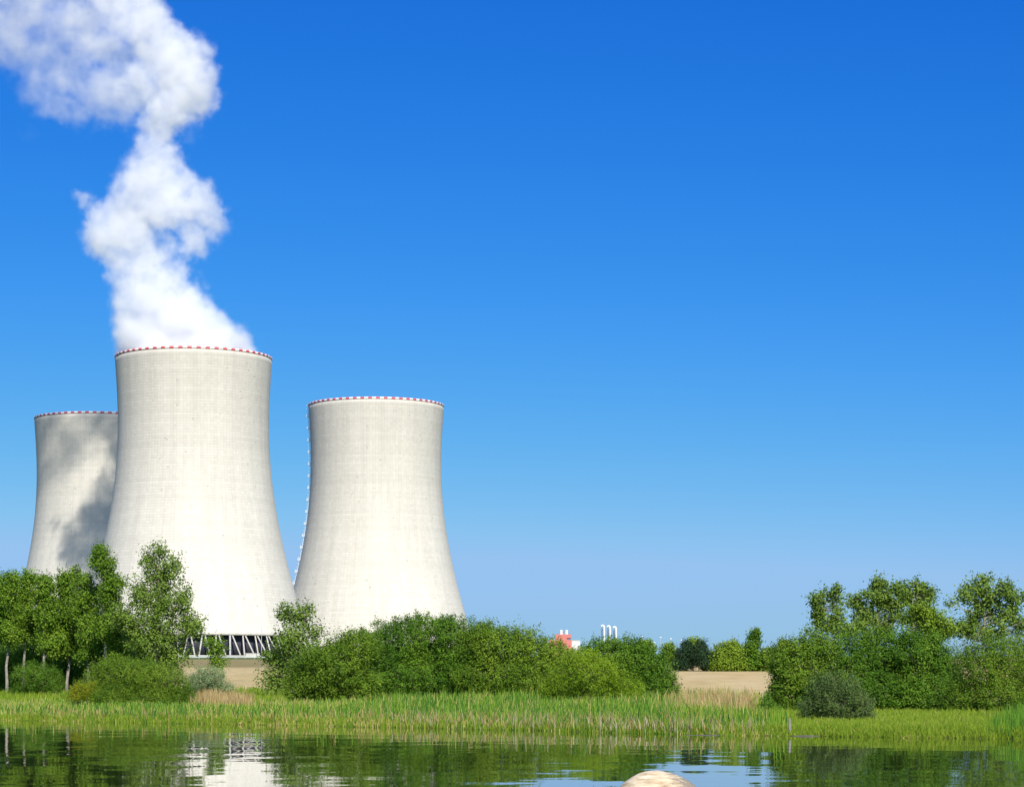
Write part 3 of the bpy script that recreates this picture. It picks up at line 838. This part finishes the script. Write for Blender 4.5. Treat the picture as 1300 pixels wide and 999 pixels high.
# --- tree line behind the stubble field
GF = 'trees along the far edge of the stubble field'
for nm, lab, D, bx, lobes, st, mt in [
 ('pine_tree', 'dark pine at the left of the far tree line', 548, 871, [(871,832,12,14),(873,820,7,8),(868,843,13,9)], 'farpine', 'pine'),
 ('pine_tree', 'wider dark pine beside the light green field tree', 546, 894, [(893,836,14,14),(890,822,9,9),(900,843,11,9)], 'farpine', 'pine'),
 ('field_tree', 'yellow green tree top behind the dark pines', 556, 880, [(880,818,8,8),(884,830,9,12)], 'far', 'yellow'),
 ('field_tree', 'light green tree in the middle of the far tree line', 545, 924, [(916,834,14,15),(932,832,13,16),(930,822,9,8),(920,843,18,9),(907,843,9,8),(940,843,9,8)], 'far', 'lime'),
 ('field_tree', 'tallest dark tree of the far tree line with a knobbly top', 547, 956, [(957,812,7,9),(959,803,4.5,4.5),(953,824,9,9),(956,840,14,12),(967,843,9,8)], 'far', 'deep'),
 ('field_tree', 'low dark tree left of the tallest far tree', 552, 946, [(946,842,11,9)], 'farpine', 'pine'),
 ('field_tree', 'far tree half hidden by the left end of the right bank', 545, 985, [(976,838,12,15),(992,832,16,20)], 'far', 'willow'),
 ('field_tree', 'dull green far tree left of the dark pines', 560, 853, [(846,832,9,13),(858,838,8,12),(850,822,6,5)], 'far', 'willow'),
 ('field_tree', 'small round topped tree behind the right end of the thicket', 430, 819, [(819,826,10,16),(820,850,14,20)], 'far', 'birch')]:
    plant(nm, lab, 'tree', D, bx, lobes, st, mt, M_bark, .25, 'tree', GF)

# --- reeds and grass (nobody could count them)
def blade_mat(name, stops):
    m, t, N, out = mat_new(name)
    at_ = N('ShaderNodeAttribute', attribute_name='tint'); r = ramp(N, stops)
    t.links.new(at_.outputs['Fac'], r.inputs[0])
    d = N('ShaderNodeBsdfDiffuse'); tr_ = N('ShaderNodeBsdfTranslucent'); mx = N('ShaderNodeMixShader'); mx.inputs[0].default_value = .35
    t.links.new(r.outputs[0], d.inputs[0]); t.links.new(r.outputs[0], tr_.inputs[0])
    t.links.new(d.outputs[0], mx.inputs[1]); t.links.new(tr_.outputs[0], mx.inputs[2]); t.links.new(mx.outputs[0], out.inputs[0])
    return m
def blades(name, label, cat, x, y, h, w, tint, mat, lean=.25, seed=1, zoff=None):
    rng = np.random.default_rng(seed)
    n = len(x); z = ground(x, y) if zoff is None else zoff
    z = np.maximum(z, -.25)
    w = w*np.maximum(1, y/125.0)
    b = np.stack([x, y, z], -1)
    ph = rng.uniform(0, 2*np.pi, n); s = np.stack([np.cos(ph), np.sin(ph)*.6, np.zeros(n)], -1)
    ld = rng.uniform(0, 2*np.pi, n); la = np.abs(rng.normal(size=n))*lean
    lv = np.stack([np.cos(ld)*la, np.sin(ld)*la, np.ones(n)], -1)
    mid = b + lv*(h*.55)[:, None]*np.array([.6, .6, 1]); tip = b + lv*h[:, None]*np.array([1.2, 1.2, 1])
    tip[:, 2] -= h*la*.25
    w = w[:, None]
    v = np.stack([b - s*w*.4, b + s*w*.4, mid + s*w*.5, mid - s*w*.5, tip + s*w*.08, tip - s*w*.08], 1).reshape(-1, 3)
    i = np.arange(n)[:, None]*6
    f = np.concatenate([i + np.array([[0, 1, 2, 3]]), i + np.array([[3, 2, 4, 5]])], 1).reshape(-1, 4)
    o = link_mesh(name, np_mesh(name, v, f, {'tint': ('FACE', np.repeat(tint, 2))}), mat)
    return tag(o, label, cat, kind='stuff')
rng = np.random.default_rng(77)
def strip(n, d0, d1, px0, px1, pw=1.0):
    """random points in a strip along the shore, between two columns of the view"""
    N_ = n*3
    t = rng.uniform(-.235, .245, N_)
    ysh = np.full(N_, 125.0)
    for _ in range(12): ysh = .5*ysh + .5*shore(t*ysh)
    u = rng.uniform(0, 1, N_)**pw
    y = 1/((1-u)/(ysh+d0) + u/(ysh+d1))
    x = t*y; d = y - shore(x); p = 650 + FPX*x/y
    ok = (p > px0 + 9*rng.normal(size=N_)) & (p < px1 - np.abs(9*rng.normal(size=N_)))
    return x[ok][:n], y[ok][:n], d[ok][:n], p[ok][:n]
def nz2(x, y, s, o=0.0):
    return np.array([mnoise.noise(Vector((a*s, b*s, o))) for a, b in zip(x, y)])

M_reed = blade_mat('reed_green', [(0, (.040, .130, .024)), (.45, (.15, .31, .032)), (.8, (.31, .40, .045)), (1, (.56, .45, .17))])
M_grass = blade_mat('bank_grass', [(0, (.11, .21, .018)), (.5, (.23, .33, .03)), (.85, (.34, .39, .05)), (1, (.52, .42, .16))])
M_dry = blade_mat('dry_reed', [(0, (.34, .27, .14)), (.5, (.46, .39, .24)), (1, (.60, .53, .38))])
M_straw = blade_mat('pinkish_straw', [(0, (.32, .22, .08)), (.5, (.50, .35, .15)), (1, (.60, .47, .25))])

# tall reeds from the left edge to the stubble gap
x, y, d, p = strip(84000, -.5, 215, -60, 1000, 1.15)
zone = nz2(x, y, .16)
tall = np.interp(p, [-60, 0, 90, 130, 240, 300, 420, 480, 830, 870, 960, 1000], [.75, .75, .8, 1.15, 1.1, .8, .95, 1.2, 1.25, 1.15, .8, .5])
zone2 = nz2(x, y, .55, 3.3)
zone3 = nz2(x, y, .045, 8.1)
h = tall*(.80 + .3*zone + .4*zone2 + .3*zone3 + .22*rng.normal(size=len(x)))*np.interp(d, [-.5, 1.0, 4, 30, 90, 160, 215], [.26, .38, .42, .50, .85, 1.2, 1.5])
lush = np.interp(p, [0, 90, 130, 230, 280, 420, 480, 830, 900, 1000], [.62, .55, .25, .3, .6, .55, .3, .25, .5, .6])
tint = np.clip(lush + .3*zone + .35*zone2 + .25*zone3 + .30*rng.normal(size=len(x)) + np.interp(d, [-.5, 1.5, 4], [.3, .15, 0]) + (rng.uniform(size=len(x)) < .09)*.6, 0, 1)
blades('reeds', 'tall green reeds along the water', 'reeds', x, y, np.clip(h, .15, 2.2), rng.uniform(.025, .05, len(x)), tint, M_reed, .2, 3)
# short yellow green fringe at the waterline and the open bank on the right
x, y, d, p = strip(34000, -.4, 2.5, -60, 1500)
blades('shore_grass', 'bright yellow green grass fringe at the waterline', 'grass', x, y, np.clip(.24 + .14*rng.normal(size=len(x)) + .16*nz2(x, y, .5, 21), .04, .8)*np.interp(d, [-.4, 1, 2.5], [.6, 1, 1.1]), rng.uniform(.02, .04, len(x)),
       np.clip(.42 + .2*nz2(x, y, .3, 4) + .2*rng.normal(size=len(x)), 0, 1), M_grass, .35, 4)
x, y, d, p = strip(56000, -.2, 110, 985, 1500, 1.0)
blades('bank_grass', 'short bright grass on the open right bank', 'grass', x, y, np.clip(.26 + .1*nz2(x, y, .3, 9) + .1*rng.normal(size=len(x)), .06, .6)*np.maximum(1, y/150), rng.uniform(.018, .035, len(x)),
       np.clip(.42 + .25*nz2(x, y, .25, 7) + .2*rng.normal(size=len(x)) + (rng.uniform(size=len(x)) < .06)*.4, 0, 1), M_grass, .4, 5)
x, y, d, p = strip(6500, -.3, 25, 1262, 1500)
blades('corner_reeds', 'tall reeds at the right edge of the bank', 'reeds', x, y, np.clip(1.15 + .3*rng.normal(size=len(x)), .3, 1.8)*np.interp(p, [1250, 1290], [.4, 1]), rng.uniform(.02, .04, len(x)),
       np.clip(.3 + .2*rng.normal(size=len(x)), 0, 1), M_reed, .15, 6)
# single tall reeds standing above the rest
x, y, d, p = strip(2600, -.3, 40, -60, 1010)
blades('tall_reeds', 'single tall reeds standing above the others along the bank', 'reeds', x, y, np.clip(.95 + .3*rng.normal(size=len(x)), .4, 1.7), rng.uniform(.03, .05, len(x)), np.clip(.35 + .3*rng.normal(size=len(x)), 0, 1), M_reed, .3, 13)
# bleached reed stalks standing in the water
xs, ys, ts = [], [], []
for c in rng.uniform(500, 960, 40):
    n = rng.integers(2, 11); D0 = np.interp(c, [0, 400, 700, 1000], [165, 132, 122, 109])
    xs.append(at(c, D0) + rng.normal(size=n)*.35)
xs = np.concatenate(xs + [rng.uniform(-9, 10, 110)])
ys = shore(xs) + rng.uniform(-.5, 1.6, len(xs))
blades('dry_reeds', 'bleached dry reed stalks at the waterline before the thicket', 'reeds', xs, ys, np.clip(.75 + .25*rng.normal(size=len(xs)), .3, 1.3), rng.uniform(.022, .042, len(xs)), rng.uniform(0, 1, len(xs)), M_dry, .3, 7)
xs = np.concatenate([rng.uniform(-38, -9, 500), rng.uniform(-10, 11, 900)])
ys = shore(xs) + rng.uniform(.3, 5.5, len(xs))**1.8
blades('dry_blades', 'scattered dry orange blades among the green reeds', 'grass', xs, ys, np.clip(.65 + .2*rng.normal(size=len(xs)), .25, 1.2), rng.uniform(.03, .05, len(xs)), rng.uniform(0, .6, len(xs)), M_straw, .35, 8)
# pinkish dry grass beside the silver bush, straw before the stubble field
x, y, d, p = strip(7000, 90, 150, 246, 325)
blades('dry_grass', 'pinkish dry grass patch before the silvery bush', 'grass', x, y, np.clip(np.interp(p, [236, 262, 330, 340], [1.2, 1.9, 1.3, .8]) + .35*rng.normal(size=len(x)), .3, 2.4), rng.uniform(.02, .045, len(x)), rng.uniform(0, 1, len(x)), M_straw, .2, 9)
x, y, d, p = strip(7000, 70, 190, 855, 962)
blades('straw_grass', 'straw coloured tall grass before the stubble field', 'grass', x, y, np.clip(1.3 + .45*rng.normal(size=len(x)), .3, 2.3), rng.uniform(.02, .045, len(x)), np.clip(rng.uniform(0, 1, len(x)), 0, 1), M_straw, .25, 10)
x, y, d, p = strip(5000, 20, 120, 855, 995)
blades('gap_grass', 'loose green grass before the stubble field', 'grass', x, y, np.clip(.6 + .2*rng.normal(size=len(x)), .2, 1.1), rng.uniform(.02, .045, len(x)), np.clip(.5 + .25*rng.normal(size=len(x)), 0, 1), M_grass, .25, 11)
x, y, d, p = strip(16000, 140, 240, -60, 420)
blades('meadow_grass', 'green meadow grass behind the reeds on the left', 'grass', x, y, np.clip(.9 + .3*rng.normal(size=len(x)), .2, 1.8), rng.uniform(.03, .06, len(x)), np.clip(.35 + .3*nz2(x, y, .1, 12) + .2*rng.normal(size=len(x)), 0, 1), M_grass, .3, 12)

# ------------------------------------------------------------------ boulder in the water
def boulder():
    D = 42.0; k = D/FPX
    bm = bmesh.new(); bmesh.ops.create_icosphere(bm, subdivisions=6, radius=1)
    for v in bm.verts:
        p = v.co.copy()
        r = 1 + .035*mnoise.noise(p*1.6 + Vector((3, 1, 2))) + .018*mnoise.noise(p*4) + .006*mnoise.noise(p*11)
        x, y, z = p.x*r, p.y*r, p.z*r
        x *= .80 if x < 0 else .86          # right shoulder runs out longer
        z = z*.70 if z < 0 else z*.72 - .05*max(0, x)*z
        v.co = (x, y*.85, z)
    me = bpy.data.meshes.new('boulder'); bm.to_mesh(me); bm.free()
    for p in me.polygons: p.use_smooth = True
    m, t, N, out = mat_new('pale_stone'); L = t.links.new
    b = N('ShaderNodeBsdfPrincipled'); b.inputs['Roughness'].default_value = .8
    tc = N('ShaderNodeTexCoord'); mp = N('ShaderNodeMapping'); mp.inputs['Scale'].default_value = (1.5, 2, 9); mp.inputs['Rotation'].default_value = (0, R(-24), 0)
    n1 = N('ShaderNodeTexNoise'); n1.inputs['Scale'].default_value = 1.6; n1.inputs['Detail'].default_value = 9; n1.inputs['Roughness'].default_value = .68
    L(tc.outputs['Object'], mp.inputs[0]); L(mp.outputs[0], n1.inputs[0])
    r = ramp(N, [(.30, (.17, .13, .09)), (.42, (.50, .37, .22)), (.55, (.68, .55, .37)), (.72, (.78, .70, .56))]); L(n1.outputs[0], r.inputs[0])
    # a darker, noisy-edged patch over the right shoulder
    sep = N('ShaderNodeSeparateXYZ'); L(tc.outputs['Object'], sep.inputs[0])
    n2 = N('ShaderNodeTexNoise'); n2.inputs['Scale'].default_value = 4; n2.inputs['Detail'].default_value = 8; L(mp.outputs[0], n2.inputs[0])
    ad = N('ShaderNodeMath', operation='ADD'); L(sep.outputs[0], ad.inputs[0]); L(n2.outputs[0], ad.inputs[1])
    mr = N('ShaderNodeMapRange'); mr.inputs[1].default_value = .72; mr.inputs[2].default_value = .95; L(ad.outputs[0], mr.inputs[0])
    mx = N('ShaderNodeMix', data_type='RGBA'); sc = N('ShaderNodeMath', operation='MULTIPLY'); sc.inputs[1].default_value = .75
    L(mr.outputs[0], sc.inputs[0]); L(sc.outputs[0], mx.inputs[0]); L(r.outputs[0], mx.inputs[6]); mx.inputs[7].default_value = (.16, .14, .11, 1)
    L(mx.outputs[2], b.inputs['Base Color'])
    bp = N('ShaderNodeBump'); bp.inputs['Strength'].default_value = .6; bp.inputs['Distance'].default_value = .03; L(n1.outputs[0], bp.inputs['Height']); L(bp.outputs[0], b.inputs['Normal'])
    L(b.outputs[0], out.inputs[0])
    o = link_mesh('boulder', me, m); o.location = (at(834, D), D, zpx(978, D) - .70)
    tag(o, 'pale smooth boulder rising out of the water in the foreground', 'boulder')
boulder()

# ------------------------------------------------------------------ post and mud at the right bank
M_grey_wood = plain('weathered_wood', (.24, .22, .21), .85, var=.25, scale=12)
M_mud = plain('wet_mud', (.13, .11, .065), .6, var=.3, scale=2)
px_, pd_ = 1003, float(shore(at(1003, 111))) + .25
mb = MB(); X = at(px_, pd_); Z = gz(X, pd_)
mb.tube([(0, 0, -.4), (-.01, 0, .3), (-.025, .01, .82)], [.065, .06, .05], seg=7)
po = mb.build('wooden_post', M_grey_wood); po.location = (X, pd_, Z)
tag(po, 'short grey wooden stake at the waterline of the right bank', 'post')
def mound(name, px, D, rx, ry, h):
    bm = bmesh.new(); bmesh.ops.create_icosphere(bm, subdivisions=4, radius=1)
    for v in bm.verts:
        n = 1 + .2*mnoise.noise(v.co*2.1 + Vector((px, 0, 0)))
        v.co = (v.co.x*rx*n, v.co.y*ry*n, v.co.z*h*n)
    me = bpy.data.meshes.new(name); bm.to_mesh(me); bm.free()
    o = link_mesh(name, me, M_mud); o.location = (at(px, D), D, -.02); tag(o, kind='structure')
mound('mud_bank', 1022, float(shore(at(1022, 110)))-.5, .8, .7, .07)
mound('mud_bank', 905, float(shore(at(905, 114)))-.4, 1.6, .5, .045)

# ------------------------------------------------------------------ plant buildings, stacks and masts on the plateau
M_redwall = plain('red_cladding', (.56, .17, .14), .6, var=.06, scale=.3)
M_whitewall = plain('white_cladding', (.74, .74, .72), .6, var=.05, scale=.3)
M_glass = plain('window_band_glass', (.16, .19, .23), .2, var=.1)
M_lat = plain('dark_steel', (.10, .11, .14), .6, .2, var=.1)
D = 1500.0; k = D/FPX; gzb = gz(at(716, D), D)
def bx_(mb, px0, px1, py0, py1, depth, y=D, zlow=None):
    z1 = zpx(py0, y); z0 = zpx(py1, y) if zlow is None else zlow
    mb.box(((at(px0, y)+at(px1, y))/2, y + depth/2, (z0+z1)/2), (at(px1, y)-at(px0, y), depth, z1-z0)); return mb
red = empty('red_building', (at(716, D), D, gzb)); tag(red, 'stepped red building with two white roof vents behind the thicket', 'building')
def local(mb, origin): mb.v = [(a-origin[0], b-origin[1], c-origin[2]) for a, b, c in mb.v]; return mb
local(bx_(MB(), 705.3, 725, 804.9, 809.6, 10), red.location).build('upper_block', M_redwall, red)
local(bx_(MB(), 705.3, 719.5, 809.6, 812.2, 10), red.location).build('middle_block', M_redwall, red)
local(bx_(MB(), 719.5, 724.6, 809.6, 812.2, 9, D+.6), red.location).build('window_band', M_glass, red)
local(bx_(MB(), 697, 726, 812.2, 0, 12, D-1, gzb), red.location).build('wall', M_redwall, red)
for c in (712.6, 719.4):
    m_ = MB(); z1, z0 = zpx(799.3, D), zpx(804.9, D)
    xx = at(c, D); m_.tube([(xx, D+4, z0-.2), (xx, D+4, z1-.3), (xx, D+4, z1)], [.98, .98, .8], seg=16)
    local(m_, red.location).build('roof_vent', M_whitewall, red)
wh = empty('white_building', (at(731, D), D+14, gzb)); tag(wh, 'low white building beside the stepped red one', 'building')
local(bx_(MB(), 722, 736.5, 813, 0, 14, D+14, gzb), wh.location).build('wall', M_whitewall, wh)
local(bx_(MB(), 721.7, 736.8, 812.4, 813, 14.6, D+13.7), wh.location).build('roof', M_basin, wh)
GS = 'three ventilation stacks behind the thicket'
for px, top, lab in ((765.5, 792.8, 'leftmost and tallest white hooked ventilation stack of three'), (773, 793.6, 'middle white hooked ventilation stack of three'), (780.6, 794.8, 'rightmost and shortest white hooked ventilation stack of three')):
    X = at(px, D); z0 = gz(X, D); H = zpx(top, D) - z0
    o = empty('ventilation_stack', (X, D, z0)); tag(o, lab, 'stack', GS)
    pts = [(.75, 0, 0), (.75, 0, H-2.0)]; rr = 1.0
    for a in np.linspace(0, 150, 9): pts.append((.75 - rr + rr*math.cos(R(a)), 0, H - 1.7 + 1.2*math.sin(R(a))))
    MB().tube(pts, [.62]*len(pts), seg=12).build('flue_pipe', M_white, o, smooth=True)
    lt = MB()
    for sx in (-1.0, -.1):
        for sy in (-.5, .5): lt.tube([(sx, sy, 0), (sx, sy, H-2.6)], [.13, .13], seg=5)
    zz = np.arange(1, H-2.8, 1.3)
    for j, z in enumerate(zz):
        for sy in (-.5, .5): lt.tube([(-1.0 if j % 2 else -.1, sy, z), (-.1 if j % 2 else -1.0, sy, z+1.3)], [.09, .09], seg=4)
    lt.build('lattice_mast', M_lat, o)
GM = 'floodlight masts on the plateau'
for px, py, lab in ((793.3, 807.3, 'floodlight mast just right of the hooked stacks'), (815.7, 808, 'floodlight mast above the small round topped tree'), (831, 816, 'lower floodlight mast near the dull green far tree'),
                    (838.6, 809.3, 'floodlight mast above the gap between thicket and far tree line'), (851.6, 811, 'floodlight mast above the dull green far tree'), (865, 812.5, 'floodlight mast left of the dark pines'), (870.4, 815.4, 'shortest floodlight mast directly above the dark pines')):
    Dm = 1420.0; X = at(px, Dm); z0 = gz(X, Dm); H = zpx(py, Dm) - z0
    o = empty('light_mast', (X, Dm, z0)); tag(o, lab, 'light mast', GM)
    MB().tube([(0, 0, 0), (0, 0, H*.5), (0, 0, H)], [.14, .10, .06], seg=7).build('pole', M_steel, o)
    hd = MB(); hd.tube([(0, 0, H-.1), (0, 0, H+.12), (0, 0, H+.45)], [.62, .72, .35], seg=12); hd.build('lamp_head', M_white, o)
# street lamps before the front tower
GLM = 'street lamps before the front tower'
for px, py, Dl, lab in ((293, 792.8, 1060, 'left street lamp before the tower columns'), (332, 793.4, 1060, 'right street lamp before the tower columns, by the airy tree')):
    X = at(px, Dl); z0 = gz(X, Dl); H = zpx(py, Dl) - z0
    o = empty('street_lamp', (X, Dl, z0)); tag(o, lab, 'street lamp', GLM)
    MB().tube([(0, 0, 0), (0, 0, H-.6), (.25, 0, H-.1), (1.0, 0, H)], [.13, .09, .07, .06], seg=7).build('pole', M_steel, o)
    MB().box((1.1, 0, H-.02), (.8, .34, .2)).build('lamp_head', M_steel, o)
# guard rail along the road and a low wall
Dg = 1010.0; x0, x1 = at(60, Dg), at(430, Dg); zg = gz((x0+x1)/2, Dg)
gr = empty('guard_rail', ((x0+x1)/2, Dg, zg)); tag(gr, 'long grey guard rail along the road below the front tower', 'guard rail')
mb = MB(); mb.box((0, 0, .72), (x1-x0, .10, .34)); mb.build('rail', M_steel, gr)
pm = MB().box((0, .1, .3), (.14, .1, 1.0)).build('post', M_steel, gr)
n = int((x1-x0)/4)
for i in range(n):
    q = pm if i == 0 else pm.copy()
    if i: COL.objects.link(q); q.parent = gr
    q.location = (-(x1-x0)/2 + 2 + i*4, 0, 0)
Dw = 1075.0; X = at(321, Dw); Z = gz(X, Dw)
lw = empty('low_wall', (X, Dw, Z)); tag(lw, 'low grey concrete block wall on the green verge by the tower foot', 'wall')
MB().box((0, 0, .75), (6.4, 1.2, 1.9)).build('wall', M_basin, lw)
MB().box((0, 0, 1.78), (6.8, 1.5, .15)).build('coping', M_col, lw)
